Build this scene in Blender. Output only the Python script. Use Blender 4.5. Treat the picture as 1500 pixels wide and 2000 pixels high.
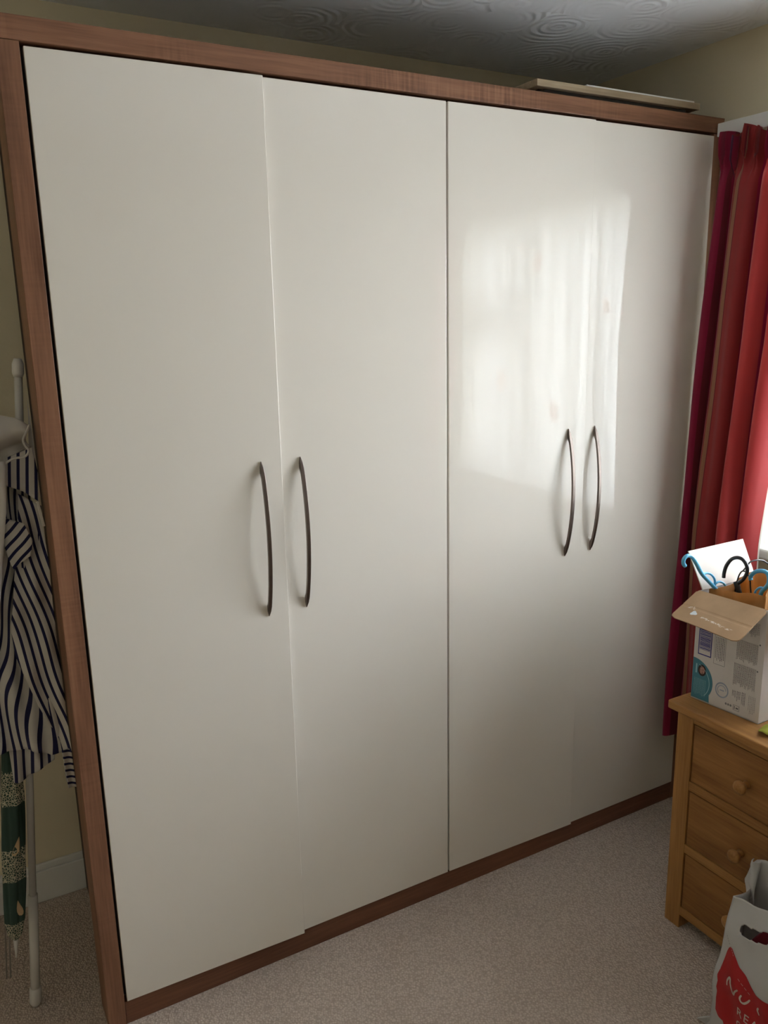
import bpy, bmesh, math, random
from mathutils import Vector, Matrix, noise
random.seed(7)
for o in list(bpy.data.objects): bpy.data.objects.remove(o)
S = bpy.context.scene
COL = S.collection
PI = math.pi

# ------------------------------------------------------------------ camera
F_PX, yaw, pit, rol = 1599.2, 0.50877, -0.22981, -0.02058
fw = Vector((math.sin(yaw)*math.cos(pit), math.cos(yaw)*math.cos(pit), math.sin(pit)))
r0 = Vector((math.cos(yaw), -math.sin(yaw), 0)); u0 = r0.cross(fw)
r2 = r0*math.cos(rol)+u0*math.sin(rol); u2 = -r0*math.sin(rol)+u0*math.cos(rol)
M = Matrix.Identity(4)
for i in range(3):
    M[i][0] = r2[i]; M[i][1] = u2[i]; M[i][2] = -fw[i]
M[0][3], M[1][3], M[2][3] = -0.25414, -1.84874, 1.73734
cam = bpy.data.objects.new('camera', bpy.data.cameras.new('camera'))
COL.objects.link(cam); cam.matrix_world = M
cam.data.sensor_fit = 'HORIZONTAL'; cam.data.sensor_width = 36; cam.data.lens = 36*F_PX/1500
cam.data.clip_start = 0.01
S.camera = cam

# ------------------------------------------------------------------ light and exposure
WORLD_STRENGTH = 7.0
EXPOSURE = 1.86
S.view_settings.view_transform = 'Standard'; S.view_settings.look = 'None'
S.view_settings.gamma = 1; S.view_settings.exposure = EXPOSURE
S.view_settings.use_curve_mapping = False
w = bpy.data.worlds.new('world'); S.world = w; w.use_nodes = True
nt = w.node_tree; bg = nt.nodes['Background']
tc = nt.nodes.new('ShaderNodeTexCoord'); sp = nt.nodes.new('ShaderNodeSeparateXYZ')
rp = nt.nodes.new('ShaderNodeValToRGB')
nt.links.new(tc.outputs['Generated'], sp.inputs[0])
mr = nt.nodes.new('ShaderNodeMapRange'); mr.inputs[1].default_value = -1; mr.inputs[2].default_value = 1
nt.links.new(sp.outputs[2], mr.inputs[0]); nt.links.new(mr.outputs[0], rp.inputs[0])
e = rp.color_ramp.elements
e[0].position = 0.0; e[0].color = (1.15, 1.20, 1.26, 1)
e[1].position = 1.0; e[1].color = (0.86, 0.93, 1.06, 1)
x = e.new(0.498); x.color = (0.80, 0.84, 0.84, 1)
x = e.new(0.515); x.color = (1.08, 1.16, 1.24, 1)
nt.links.new(rp.outputs[0], bg.inputs[0]); bg.inputs[1].default_value = WORLD_STRENGTH
# the window opening guides the sky light into the room
pl = bpy.data.lights.new('window_portal', 'AREA'); pl.shape = 'RECTANGLE'; pl.size = 1.2; pl.size_y = 1.42
pl.cycles.is_portal = True
po = bpy.data.objects.new('window_portal', pl); COL.objects.link(po)
po.location = (2.27, -0.89, 1.575); po.rotation_euler = (0, PI/2, 0)

# ------------------------------------------------------------------ materials
def newmat(name):
    m = bpy.data.materials.new(name); m.use_nodes = True
    return m, m.node_tree, m.node_tree.nodes['Principled BSDF']
def plain(name, col, rough=0.5, metal=0, spec=0.5, bump=0, bscale=50, var=0, vscale=5):
    m, n, p = newmat(name)
    p.inputs['Base Color'].default_value = (*col, 1); p.inputs['Roughness'].default_value = rough
    p.inputs['Metallic'].default_value = metal; p.inputs['Specular IOR Level'].default_value = spec
    t = n.nodes.new('ShaderNodeTexCoord')
    if bump:
        z = n.nodes.new('ShaderNodeTexNoise'); z.inputs['Scale'].default_value = bscale; z.inputs['Detail'].default_value = 3
        n.links.new(t.outputs['Object'], z.inputs['Vector'])
        b = n.nodes.new('ShaderNodeBump'); b.inputs['Strength'].default_value = bump; b.inputs['Distance'].default_value = 0.002
        n.links.new(z.outputs['Fac'], b.inputs['Height']); n.links.new(b.outputs[0], p.inputs['Normal'])
    if var:
        z = n.nodes.new('ShaderNodeTexNoise'); z.inputs['Scale'].default_value = vscale; z.inputs['Detail'].default_value = 4
        n.links.new(t.outputs['Object'], z.inputs['Vector'])
        r = n.nodes.new('ShaderNodeValToRGB'); a = r.color_ramp.elements
        a[0].position = 0.3; a[1].position = 0.7
        a[0].color = tuple(c*(1-var) for c in col)+(1,); a[1].color = tuple(min(1, c*(1+var)) for c in col)+(1,)
        n.links.new(z.outputs['Fac'], r.inputs[0]); n.links.new(r.outputs[0], p.inputs['Base Color'])
    return m
def wood(name, dark, light, axis, rough=0.45, fine=220, coarse=14, figure=0, spec=0.4, stretch=0.04):
    """grain running along axis (0,1,2) in object space"""
    m, n, p = newmat(name); L = n.links.new
    t = n.nodes.new('ShaderNodeTexCoord')
    def stretched(sc, st):
        mp = n.nodes.new('ShaderNodeMapping'); v = [sc]*3; v[axis] = sc*st
        mp.inputs['Scale'].default_value = v; L(t.outputs['Object'], mp.inputs[0]); return mp
    a = n.nodes.new('ShaderNodeTexNoise'); a.inputs['Scale'].default_value = 1; a.inputs['Detail'].default_value = 5; a.inputs['Distortion'].default_value = 0.6
    L(stretched(coarse, stretch*2.5).outputs[0], a.inputs['Vector'])
    b = n.nodes.new('ShaderNodeTexNoise'); b.inputs['Scale'].default_value = 1; b.inputs['Detail'].default_value = 3
    L(stretched(fine, stretch).outputs[0], b.inputs['Vector'])
    mx = n.nodes.new('ShaderNodeMath'); mx.operation = 'MULTIPLY_ADD'; mx.inputs[1].default_value = 0.35
    L(b.outputs['Fac'], mx.inputs[0])
    sc = n.nodes.new('ShaderNodeMath'); sc.operation = 'MULTIPLY'; sc.inputs[1].default_value = 0.65
    L(a.outputs['Fac'], sc.inputs[0]); L(sc.outputs[0], mx.inputs[2])
    out = mx.outputs[0]
    if figure:
        # ripple figure: short bars across the grain, gathered in patches
        mp = n.nodes.new('ShaderNodeMapping'); v = [6]*3; v[axis] = 120; mp.inputs['Scale'].default_value = v
        L(t.outputs['Object'], mp.inputs[0])
        f = n.nodes.new('ShaderNodeTexNoise'); f.inputs['Scale'].default_value = 1; f.inputs['Detail'].default_value = 2
        L(mp.outputs[0], f.inputs['Vector'])
        g = n.nodes.new('ShaderNodeTexNoise'); g.inputs['Scale'].default_value = 3.2; g.inputs['Detail'].default_value = 1
        L(t.outputs['Object'], g.inputs['Vector'])
        gr = n.nodes.new('ShaderNodeMapRange'); gr.inputs[1].default_value = 0.42; gr.inputs[2].default_value = 0.65; gr.inputs[3].default_value = 0; gr.inputs[4].default_value = figure
        L(g.outputs['Fac'], gr.inputs[0])
        s2 = n.nodes.new('ShaderNodeMath'); s2.operation = 'SUBTRACT'; s2.inputs[1].default_value = 0.5; L(f.outputs['Fac'], s2.inputs[0])
        m2 = n.nodes.new('ShaderNodeMath'); m2.operation = 'MULTIPLY_ADD'; L(s2.outputs[0], m2.inputs[0]); L(gr.outputs[0], m2.inputs[1]); L(out, m2.inputs[2])
        out = m2.outputs[0]
    r = n.nodes.new('ShaderNodeValToRGB'); el = r.color_ramp.elements
    el[0].position = 0.33; el[0].color = (*dark, 1); el[1].position = 0.68; el[1].color = (*light, 1)
    L(out, r.inputs[0]); L(r.outputs[0], p.inputs['Base Color'])
    p.inputs['Roughness'].default_value = rough; p.inputs['Specular IOR Level'].default_value = spec
    bp = n.nodes.new('ShaderNodeBump'); bp.inputs['Strength'].default_value = 0.12; bp.inputs['Distance'].default_value = 0.001
    L(b.outputs['Fac'], bp.inputs['Height']); L(bp.outputs[0], p.inputs['Normal'])
    return m

WD, WL = (0.150, 0.065, 0.034), (0.325, 0.155, 0.085)
m_walnut_x = wood('walnut_across', WD, WL, 0, figure=0.9, rough=0.42)
m_walnut_z = wood('walnut_upright', WD, WL, 2, figure=0.25, rough=0.5)
m_walnut_p = wood('walnut_plinth', (0.115, 0.044, 0.023), (0.235, 0.098, 0.052), 0, rough=0.5)
m_carcass = plain('carcass_dark', (0.035, 0.015, 0.010), 0.6)
OD, OL = (0.26, 0.110, 0.029), (0.50, 0.255, 0.080)
m_oak_y = wood('oak_along', OD, OL, 1, rough=0.42, coarse=11, fine=160, stretch=0.05)
m_oak_z = wood('oak_upright', OD, OL, 2, rough=0.42, coarse=11, fine=160, stretch=0.05)
m_oak_x = wood('oak_end', OD, OL, 0, rough=0.42, coarse=11, fine=160, stretch=0.05)
m_oak_drawer = wood('oak_drawer', (0.19, 0.074, 0.018), (0.40, 0.185, 0.054), 1, rough=0.45, coarse=16, fine=140, stretch=0.06)

def door_mat():
    m, n, p = newmat('gloss_cream'); L = n.links.new
    p.inputs['Base Color'].default_value = (0.80, 0.748, 0.668, 1)
    p.inputs['Roughness'].default_value = 0.6; p.inputs['Specular IOR Level'].default_value = 0.0
    p.inputs['Coat Weight'].default_value = 1.0; p.inputs['Coat Roughness'].default_value = 0.02; p.inputs['Coat IOR'].default_value = 1.5
    t = n.nodes.new('ShaderNodeTexCoord'); z = n.nodes.new('ShaderNodeTexNoise'); z.inputs['Scale'].default_value = 9; z.inputs['Detail'].default_value = 1
    L(t.outputs['Object'], z.inputs['Vector'])
    z2 = n.nodes.new('ShaderNodeTexNoise'); z2.inputs['Scale'].default_value = 260; z2.inputs['Detail'].default_value = 1
    L(t.outputs['Object'], z2.inputs['Vector'])
    b = n.nodes.new('ShaderNodeBump'); b.inputs['Strength'].default_value = 0.12; b.inputs['Distance'].default_value = 0.001; L(z.outputs['Fac'], b.inputs['Height'])
    b2 = n.nodes.new('ShaderNodeBump'); b2.inputs['Strength'].default_value = 0.03; b2.inputs['Distance'].default_value = 0.00005; L(z2.outputs['Fac'], b2.inputs['Height'])
    L(b.outputs[0], b2.inputs['Normal']); L(b2.outputs[0], p.inputs['Coat Normal'])
    return m
m_door = door_mat()
m_steel = plain('brushed_steel', (0.20, 0.165, 0.145), 0.32, metal=1)
m_wall = plain('magnolia_paint', (0.78, 0.69, 0.50), 0.85, bump=0.25, bscale=90, spec=0.2)
m_white = plain('white_gloss_paint', (0.80, 0.79, 0.76), 0.35)
m_pvc = plain('window_frame_white', (0.85, 0.86, 0.87), 0.3)

def ceiling_mat():
    m, n, p = newmat('swirled_plaster'); L = n.links.new
    p.inputs['Base Color'].default_value = (0.90, 0.91, 0.93, 1); p.inputs['Roughness'].default_value = 0.38; p.inputs['Specular IOR Level'].default_value = 0.5
    t = n.nodes.new('ShaderNodeTexCoord')
    v = n.nodes.new('ShaderNodeTexVoronoi'); v.voronoi_dimensions = '2D'; v.inputs['Scale'].default_value = 5.5; v.inputs['Randomness'].default_value = 1.0
    L(t.outputs['Object'], v.inputs['Vector'])
    nz = n.nodes.new('ShaderNodeTexNoise'); nz.inputs['Scale'].default_value = 12; L(t.outputs['Object'], nz.inputs['Vector'])
    ad = n.nodes.new('ShaderNodeMath'); ad.operation = 'MULTIPLY_ADD'; ad.inputs[1].default_value = 0.12; L(nz.outputs['Fac'], ad.inputs[0]); L(v.outputs['Distance'], ad.inputs[2])
    ml = n.nodes.new('ShaderNodeMath'); ml.operation = 'MULTIPLY'; ml.inputs[1].default_value = 42; L(ad.outputs[0], ml.inputs[0])
    sn = n.nodes.new('ShaderNodeMath'); sn.operation = 'SINE'; L(ml.outputs[0], sn.inputs[0])
    n3 = n.nodes.new('ShaderNodeTexNoise'); n3.inputs['Scale'].default_value = 5; L(t.outputs['Object'], n3.inputs['Vector'])
    mk = n.nodes.new('ShaderNodeMapRange'); mk.inputs[1].default_value = 0.42; mk.inputs[2].default_value = 0.62; L(n3.outputs['Fac'], mk.inputs[0])
    mm = n.nodes.new('ShaderNodeMath'); mm.operation = 'MULTIPLY'; L(sn.outputs[0], mm.inputs[0]); L(mk.outputs[0], mm.inputs[1])
    b = n.nodes.new('ShaderNodeBump'); b.inputs['Strength'].default_value = 0.6; b.inputs['Distance'].default_value = 0.0028
    L(mm.outputs[0], b.inputs['Height']); L(b.outputs[0], p.inputs['Normal'])
    return m
m_ceil = ceiling_mat()

def carpet_mat():
    m, n, p = newmat('loop_carpet'); L = n.links.new
    t = n.nodes.new('ShaderNodeTexCoord')
    v = n.nodes.new('ShaderNodeTexVoronoi'); v.inputs['Scale'].default_value = 165; v.inputs['Randomness'].default_value = 0.75
    mp = n.nodes.new('ShaderNodeMapping'); mp.inputs['Rotation'].default_value = (0, 0, 0.5)
    L(t.outputs['Object'], mp.inputs[0]); L(mp.outputs[0], v.inputs['Vector'])
    z = n.nodes.new('ShaderNodeTexNoise'); z.inputs['Scale'].default_value = 60; z.inputs['Detail'].default_value = 3; L(t.outputs['Object'], z.inputs['Vector'])
    z3 = n.nodes.new('ShaderNodeTexNoise'); z3.inputs['Scale'].default_value = 4; L(t.outputs['Object'], z3.inputs['Vector'])
    r = n.nodes.new('ShaderNodeValToRGB'); e = r.color_ramp.elements
    e[0].position = 0.0; e[0].color = (0.74, 0.635, 0.54, 1); e[1].position = 0.75; e[1].color = (0.46, 0.375, 0.31, 1)
    ad = n.nodes.new('ShaderNodeMath'); ad.operation = 'MULTIPLY_ADD'; ad.inputs[1].default_value = 0.5
    L(z.outputs['Fac'], ad.inputs[0])
    sb = n.nodes.new('ShaderNodeMath'); sb.operation = 'SUBTRACT'; sb.inputs[1].default_value = 0.25; L(v.outputs['Distance'], sb.inputs[0]); L(sb.outputs[0], ad.inputs[2])
    a2 = n.nodes.new('ShaderNodeMath'); a2.operation = 'MULTIPLY_ADD'; a2.inputs[1].default_value = 0.25; L(z3.outputs['Fac'], a2.inputs[0]); L(ad.outputs[0], a2.inputs[2])
    s3 = n.nodes.new('ShaderNodeMath'); s3.operation = 'SUBTRACT'; s3.inputs[1].default_value = 0.12; L(a2.outputs[0], s3.inputs[0])
    L(s3.outputs[0], r.inputs[0]); L(r.outputs[0], p.inputs['Base Color'])
    p.inputs['Roughness'].default_value = 0.95; p.inputs['Specular IOR Level'].default_value = 0.1
    b = n.nodes.new('ShaderNodeBump'); b.invert = True; b.inputs['Strength'].default_value = 0.8; b.inputs['Distance'].default_value = 0.004
    L(v.outputs['Distance'], b.inputs['Height']); L(b.outputs[0], p.inputs['Normal'])
    return m
m_carpet = carpet_mat()

def ramp_uv_mat(name, stops, rough=0.7, transl=0.0, period=None, sheen=0.0, spec=0.3):
    """stripes from UV.x; stops = [(pos,col)] constant ramp; period wraps"""
    m, n, p = newmat(name); L = n.links.new
    uv = n.nodes.new('ShaderNodeUVMap'); s = n.nodes.new('ShaderNodeSeparateXYZ'); L(uv.outputs[0], s.inputs[0])
    o = s.outputs[0]
    if period:
        d = n.nodes.new('ShaderNodeMath'); d.operation = 'DIVIDE'; d.inputs[1].default_value = period; L(o, d.inputs[0])
        f = n.nodes.new('ShaderNodeMath'); f.operation = 'FRACT'; L(d.outputs[0], f.inputs[0]); o = f.outputs[0]
    r = n.nodes.new('ShaderNodeValToRGB'); r.color_ramp.interpolation = 'CONSTANT'; e = r.color_ramp.elements
    e[0].position = stops[0][0]; e[0].color = (*stops[0][1], 1)
    e[1].position = stops[1][0]; e[1].color = (*stops[1][1], 1)
    for q, c in stops[2:]:
        k = e.new(q); k.color = (*c, 1)
    L(o, r.inputs[0])
    L(r.outputs[0], p.inputs['Base Color']); p.inputs['Roughness'].default_value = rough
    p.inputs['Specular IOR Level'].default_value = spec; p.inputs['Sheen Weight'].default_value = sheen
    t = n.nodes.new('ShaderNodeTexCoord'); z = n.nodes.new('ShaderNodeTexNoise'); z.inputs['Scale'].default_value = 500; L(t.outputs['Object'], z.inputs['Vector'])
    b = n.nodes.new('ShaderNodeBump'); b.inputs['Strength'].default_value = 0.15; b.inputs['Distance'].default_value = 0.0006; L(z.outputs['Fac'], b.inputs['Height']); L(b.outputs[0], p.inputs['Normal'])
    if transl:
        tr = n.nodes.new('ShaderNodeBsdfTranslucent'); L(r.outputs[0], tr.inputs[0])
        mx = n.nodes.new('ShaderNodeMixShader'); mx.inputs[0].default_value = transl
        L(p.outputs[0], mx.inputs[1]); L(tr.outputs[0], mx.inputs[2]); L(mx.outputs[0], n.nodes['Material Output'].inputs[0])
    return m
def translucent(name, col, f, rough=0.6, transp=0.0):
    m, n, p = newmat(name); L = n.links.new
    p.inputs['Base Color'].default_value = (*col, 1); p.inputs['Roughness'].default_value = rough; p.inputs['Specular IOR Level'].default_value = 0.3
    tr = n.nodes.new('ShaderNodeBsdfTranslucent'); tr.inputs[0].default_value = (*col, 1)
    mx = n.nodes.new('ShaderNodeMixShader'); mx.inputs[0].default_value = f
    L(p.outputs[0], mx.inputs[1]); L(tr.outputs[0], mx.inputs[2])
    o = mx.outputs[0]
    if transp:
        tp = n.nodes.new('ShaderNodeBsdfTransparent'); m3 = n.nodes.new('ShaderNodeMixShader'); m3.inputs[0].default_value = transp
        L(o, m3.inputs[1]); L(tp.outputs[0], m3.inputs[2]); o = m3.outputs[0]
    L(o, n.nodes['Material Output'].inputs[0])
    return m
CR, BR, PL, TAN, CO, DR = (0.29, 0.005, 0.042), (0.31, 0.024, 0.024), (0.070, 0.008, 0.040), (0.32, 0.14, 0.075), (0.46, 0.040, 0.040), (0.16, 0.006, 0.016)
m_curtain = ramp_uv_mat('striped_curtain', [
    (0.0, TAN), (0.008, CR), (0.13, DR), (0.15, CR), (0.19, PL), (0.205, BR), (0.275, TAN), (0.305, DR), (0.315, BR),
    (0.47, CR), (0.50, PL), (0.53, CR), (0.56, CO), (0.72, CR), (0.745, PL), (0.775, DR), (0.80, TAN), (0.815, CO)],
    transl=0.20, rough=0.6, sheen=0.3)
m_lining = translucent('curtain_lining', (0.75, 0.70, 0.62), 0.3)
m_net = translucent('net_voile', (0.90, 0.92, 0.92), 0.62, transp=0.42)
def fold_streaks(m):
    # the folds' light streaks, put into the voile as denser and thinner upright bands
    n = m.node_tree; L = n.links.new
    t = n.nodes.new('ShaderNodeTexCoord'); mp = n.nodes.new('ShaderNodeMapping'); mp.inputs['Scale'].default_value = (0, 30, 1.1)
    L(t.outputs['Object'], mp.inputs[0]); z = n.nodes.new('ShaderNodeTexNoise'); z.inputs['Scale'].default_value = 1; z.inputs['Detail'].default_value = 4
    L(mp.outputs[0], z.inputs['Vector']); r = n.nodes.new('ShaderNodeMapRange')
    for i, v in ((1, .36), (2, .66), (3, .08), (4, .66)): r.inputs[i].default_value = v
    L(z.outputs['Fac'], r.inputs[0])
    mx = [q for q in n.nodes if q.type == 'MIX_SHADER' and q.outputs[0].links and q.outputs[0].links[0].to_node.type == 'OUTPUT_MATERIAL'][0]
    L(r.outputs[0], mx.inputs[0])
fold_streaks(m_net)
m_leaf = translucent('leaf_motif', (.60,.36,.33), .5, transp=.1)
NAVY, OFF = (0.018, 0.018, 0.055), (0.50, 0.47, 0.42)
m_stripe = ramp_uv_mat('striped_cotton', [(0.0, OFF), (0.64, NAVY)], period=0.0170, rough=0.85, spec=0.1)
m_offwhite = translucent('off_white_cloth', (0.62, 0.58, 0.53), 0.15, rough=0.9)
m_plastic_w = plain('white_plastic', (0.62, 0.60, 0.56), 0.45)
m_tube = plain('white_enamel_tube', (0.62, 0.60, 0.55), 0.25)
m_card = plain('brown_card', (0.44, 0.29, 0.17), 0.85, var=0.08, vscale=18, spec=0.15)
m_card_in = plain('pale_card', (0.84, 0.76, 0.68), 0.85, var=0.03, vscale=18, spec=0.15)
m_boxprint = plain('white_box_card', (0.66, 0.62, 0.60), 0.5)
m_blue = plain('barcode_blue', (0.015, 0.02, 0.22), 0.5)
m_teal = plain('teal_print', (0.060, 0.22, 0.29), 0.5)
m_ink = plain('grey_ink', (0.13, 0.13, 0.15), 0.6)
m_paleink = plain('pale_blue_ink', (0.36, 0.41, 0.52), 0.6)
m_palet = plain('pale_teal_ink', (0.35, 0.58, 0.65), 0.5)
m_skin = plain('photo_skin_tone', (0.42, 0.22, 0.17), 0.5, var=0.5, vscale=200)
m_darkoval = plain('photo_dark', (0.03, 0.015, 0.015), 0.5)
m_paper = translucent('brown_paper', (0.52, 0.27, 0.09), 0.45, rough=0.8)
m_hblue = plain('sky_blue_plastic', (0.10, 0.42, 0.66), 0.28)
m_black = plain('black_plastic', (0.012, 0.012, 0.014), 0.3)
m_navyp = plain('navy_plastic', (0.04, 0.05, 0.11), 0.3)
m_bag = translucent('white_polythene', (0.70, 0.69, 0.68), 0.30, rough=0.35)
m_redp = plain('red_print', (0.42, 0.010, 0.014), 0.4)
m_bagink = plain('white_print', (0.62, 0.58, 0.52), 0.4)
m_redcloth = plain('dark_red_cloth', (0.22, 0.01, 0.02), 0.8)
m_frame = wood('frame_wood', (0.26, 0.19, 0.11), (0.52, 0.41, 0.27), 0, rough=0.5, coarse=18)
m_backing = plain('frame_backing', (0.05, 0.045, 0.04), 0.8)
m_lime = plain('lime_cloth', (0.40, 0.42, 0.05), 0.8)

def umbrella_mat():
    m, n, p = newmat('green_floral_cloth'); L = n.links.new
    t = n.nodes.new('ShaderNodeTexCoord')
    def vor(scale, feat='F1'):
        v = n.nodes.new('ShaderNodeTexVoronoi'); v.feature = feat; v.inputs['Scale'].default_value = scale; L(t.outputs['Object'], v.inputs['Vector']); return v
    fine = vor(170, 'DISTANCE_TO_EDGE')
    wv = n.nodes.new('ShaderNodeTexWave'); wv.bands_direction = 'Z'; wv.inputs['Scale'].default_value = 1.55; wv.inputs['Distortion'].default_value = 1.5; wv.inputs['Phase Offset'].default_value = 1.3
    L(t.outputs['Object'], wv.inputs['Vector'])
    a = n.nodes.new('ShaderNodeMath'); a.operation = 'GREATER_THAN'; a.inputs[1].default_value = 0.60; L(wv.outputs['Fac'], a.inputs[0])
    c = n.nodes.new('ShaderNodeMath'); c.operation = 'LESS_THAN'; c.inputs[1].default_value = 0.10; L(fine.outputs['Distance'], c.inputs[0])
    mm = n.nodes.new('ShaderNodeMath'); mm.operation = 'MULTIPLY'; L(a.outputs[0], mm.inputs[0]); L(c.outputs[0], mm.inputs[1])
    mx = n.nodes.new('ShaderNodeMix'); mx.data_type = 'RGBA'; L(mm.outputs[0], mx.inputs[0])
    mx.inputs[6].default_value = (0.010, 0.035, 0.022, 1); mx.inputs[7].default_value = (0.42, 0.38, 0.26, 1)
    L(mx.outputs[2], p.inputs['Base Color']); p.inputs['Roughness'].default_value = 0.7
    return m
m_umb = umbrella_mat()
m_goose = plain('tan_print', (0.46, 0.32, 0.17), 0.8)
def glass_mat():
    m, n, p = newmat('window_glass'); L = n.links.new
    g = n.nodes.new('ShaderNodeBsdfGlossy'); g.inputs['Roughness'].default_value = 0.01
    tp = n.nodes.new('ShaderNodeBsdfTransparent'); fr = n.nodes.new('ShaderNodeFresnel'); fr.inputs[0].default_value = 1.45
    mx = n.nodes.new('ShaderNodeMixShader'); L(fr.outputs[0], mx.inputs[0]); L(tp.outputs[0], mx.inputs[1]); L(g.outputs[0], mx.inputs[2])
    L(mx.outputs[0], n.nodes['Material Output'].inputs[0])
    return m
m_glass = glass_mat()

# ------------------------------------------------------------------ helpers
def link(o, parent=None):
    COL.objects.link(o)
    if parent: o.parent = parent
    return o
def thing(name, label, cat, loc=(0, 0, 0), group=None):
    o = bpy.data.objects.new(name, None); o.empty_display_size = 0.05; link(o); o.location = loc
    o['label'] = label; o['category'] = cat
    if group: o['group'] = group
    return o
def tag(o, label, cat, group=None):
    o['label'] = label; o['category'] = cat
    if group: o['group'] = group
    return o
def obj(name, bm, mat, parent=None, bevel=0, smooth=False, label=None, seg=2, local=False, kind=None):
    """links bm (world coordinates) as one object below parent"""
    me = bpy.data.meshes.new(name)
    if parent and not local:
        q = parent
        off = Vector((0, 0, 0))
        while q: off += q.location; q = q.parent
        bmesh.ops.translate(bm, verts=bm.verts, vec=-off)
    bm.to_mesh(me); bm.free()
    o = bpy.data.objects.new(name, me); link(o, parent)
    for mm in (mat if isinstance(mat, (list, tuple)) else [mat]): me.materials.append(mm)
    if smooth:
        for f in me.polygons: f.use_smooth = True
    if bevel:
        b = o.modifiers.new('bevel', 'BEVEL'); b.width = bevel; b.segments = seg; b.limit_method = 'ANGLE'; b.angle_limit = 0.6
    if label: o['label'] = label
    if kind: o['kind'] = kind
    return o
def box(bm, x0, x1, y0, y1, z0, z1):
    v = [bm.verts.new(p) for p in ((x0,y0,z0),(x1,y0,z0),(x1,y1,z0),(x0,y1,z0),(x0,y0,z1),(x1,y0,z1),(x1,y1,z1),(x0,y1,z1))]
    for f in ((0,3,2,1),(4,5,6,7),(0,1,5,4),(1,2,6,5),(2,3,7,6),(3,0,4,7)): bm.faces.new([v[i] for i in f])
    return v
def B(*boxes):
    bm = bmesh.new()
    for b in boxes: box(bm, *b)
    return bm
def tube(bm, pts, rad, n=10, caps=True):
    pts = [Vector(p) for p in pts]; rr = rad if isinstance(rad, (list, tuple)) else [rad]*len(pts)
    rings = []; up = None
    for i, p in enumerate(pts):
        d = (pts[min(i+1, len(pts)-1)]-pts[max(i-1, 0)]).normalized()
        if up is None: up = d.orthogonal().normalized()
        up = (up-d*up.dot(d)).normalized(); s = d.cross(up)
        rings.append([bm.verts.new(p+rr[i]*(math.cos(2*PI*k/n)*up+math.sin(2*PI*k/n)*s)) for k in range(n)])
    for a, b in zip(rings, rings[1:]):
        for k in range(n): bm.faces.new((a[k], a[(k+1) % n], b[(k+1) % n], b[k]))
    if caps:
        bm.faces.new(rings[0][::-1]); bm.faces.new(rings[-1])
    return bm
def T(pts, rad, n=10): return tube(bmesh.new(), pts, rad, n)
def smoothpts(pts, k=5):
    """Catmull-Rom"""
    P = [Vector(p) for p in pts]; P = [2*P[0]-P[1]]+P+[2*P[-1]-P[-2]]; out = []
    for i in range(1, len(P)-2):
        for j in range(k):
            t = j/k; a, b, c, d = P[i-1:i+3]
            out.append(0.5*((2*b)+(c-a)*t+(2*a-5*b+4*c-d)*t*t+(3*b-a-3*c+d)*t**3))
    out.append(P[-2]); return out
def grid(bm, nu, nv, f, uvf=None):
    V = [[bm.verts.new(f(i/nu, j/nv)) for i in range(nu+1)] for j in range(nv+1)]
    lay = bm.loops.layers.uv.verify() if uvf else None
    for j in range(nv):
        for i in range(nu):
            idx = ((i, j), (i+1, j), (i+1, j+1), (i, j+1))
            fc = bm.faces.new([V[b][a] for a, b in idx])
            if lay:
                for l, (a, b) in zip(fc.loops, idx): l[lay].uv = uvf(a/nu, b/nv)
    return bm
def solid(o, t, off=0):
    s = o.modifiers.new('thickness', 'SOLIDIFY'); s.thickness = t; s.offset = off; return o
def lerp(a, b, t): return a+(b-a)*t
def interp(tab, x):
    if x <= tab[0][0]: return tab[0][1]
    for (a, va), (b, vb) in zip(tab, tab[1:]):
        if x <= b: return va+(vb-va)*(x-a)/(b-a)
    return tab[-1][1]
def struct(name, bm, mat, parent=None, bevel=0, smooth=False):
    o = obj(name, bm, mat, parent, bevel=bevel, smooth=smooth)
    if not parent: o['kind'] = 'structure'
    return o

# ------------------------------------------------------------------ room shell
XR, YB, ZC, XL, YF = 2.03, 0.62, 2.555, -1.35, -3.3
struct('floor', B((XL-.1, XR+.2, YF-.1, YB+.1, -0.1, 0)), m_carpet)
struct('ceiling', B((XL-.1, XR+.2, YF-.1, YB+.1, ZC, ZC+0.1)), m_ceil)
struct('wall_back', B((XL-.1, XR+.2, YB, YB+.1, 0, ZC)), m_wall)
struct('wall_left', B((XL-.1, XL, YF, YB, 0, ZC)), m_wall)
struct('wall_front', B((XL-.1, XR+.2, YF-.1, YF, 0, ZC)), m_wall)
WY0, WY1, WZ0, WZ1 = -1.56, -0.22, 0.99, 2.15
struct('wall_right', B((XR, XR+.26, YF, WY0, 0, ZC), (XR, XR+.26, WY1, YB, 0, ZC), (XR, XR+.26, WY0, WY1, 0, WZ0), (XR, XR+.26, WY0, WY1, WZ1, ZC)), m_wall)
for nm, bx in (('baseboard_back', (XL, XR, YB-.016, YB, 0, .105)), ('baseboard_left', (XL, XL+.016, YF, YB-.016, 0, .105)),
               ('baseboard_right', (XR-.016, XR, YF, YB-.016, 0, .105))):
    bm = B(bx)
    x0, x1, y0, y1, z0, z1 = bx
    if nm.endswith('back'): box(bm, x0, x1, y0+.006, y1, z1, z1+.022)
    elif nm.endswith('left'): box(bm, x0, x1-.006, y0, y1, z1, z1+.022)
    else: box(bm, x0+.006, x1, y0, y1, z1, z1+.022)
    struct(nm, bm, m_white, bevel=.003)
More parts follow.
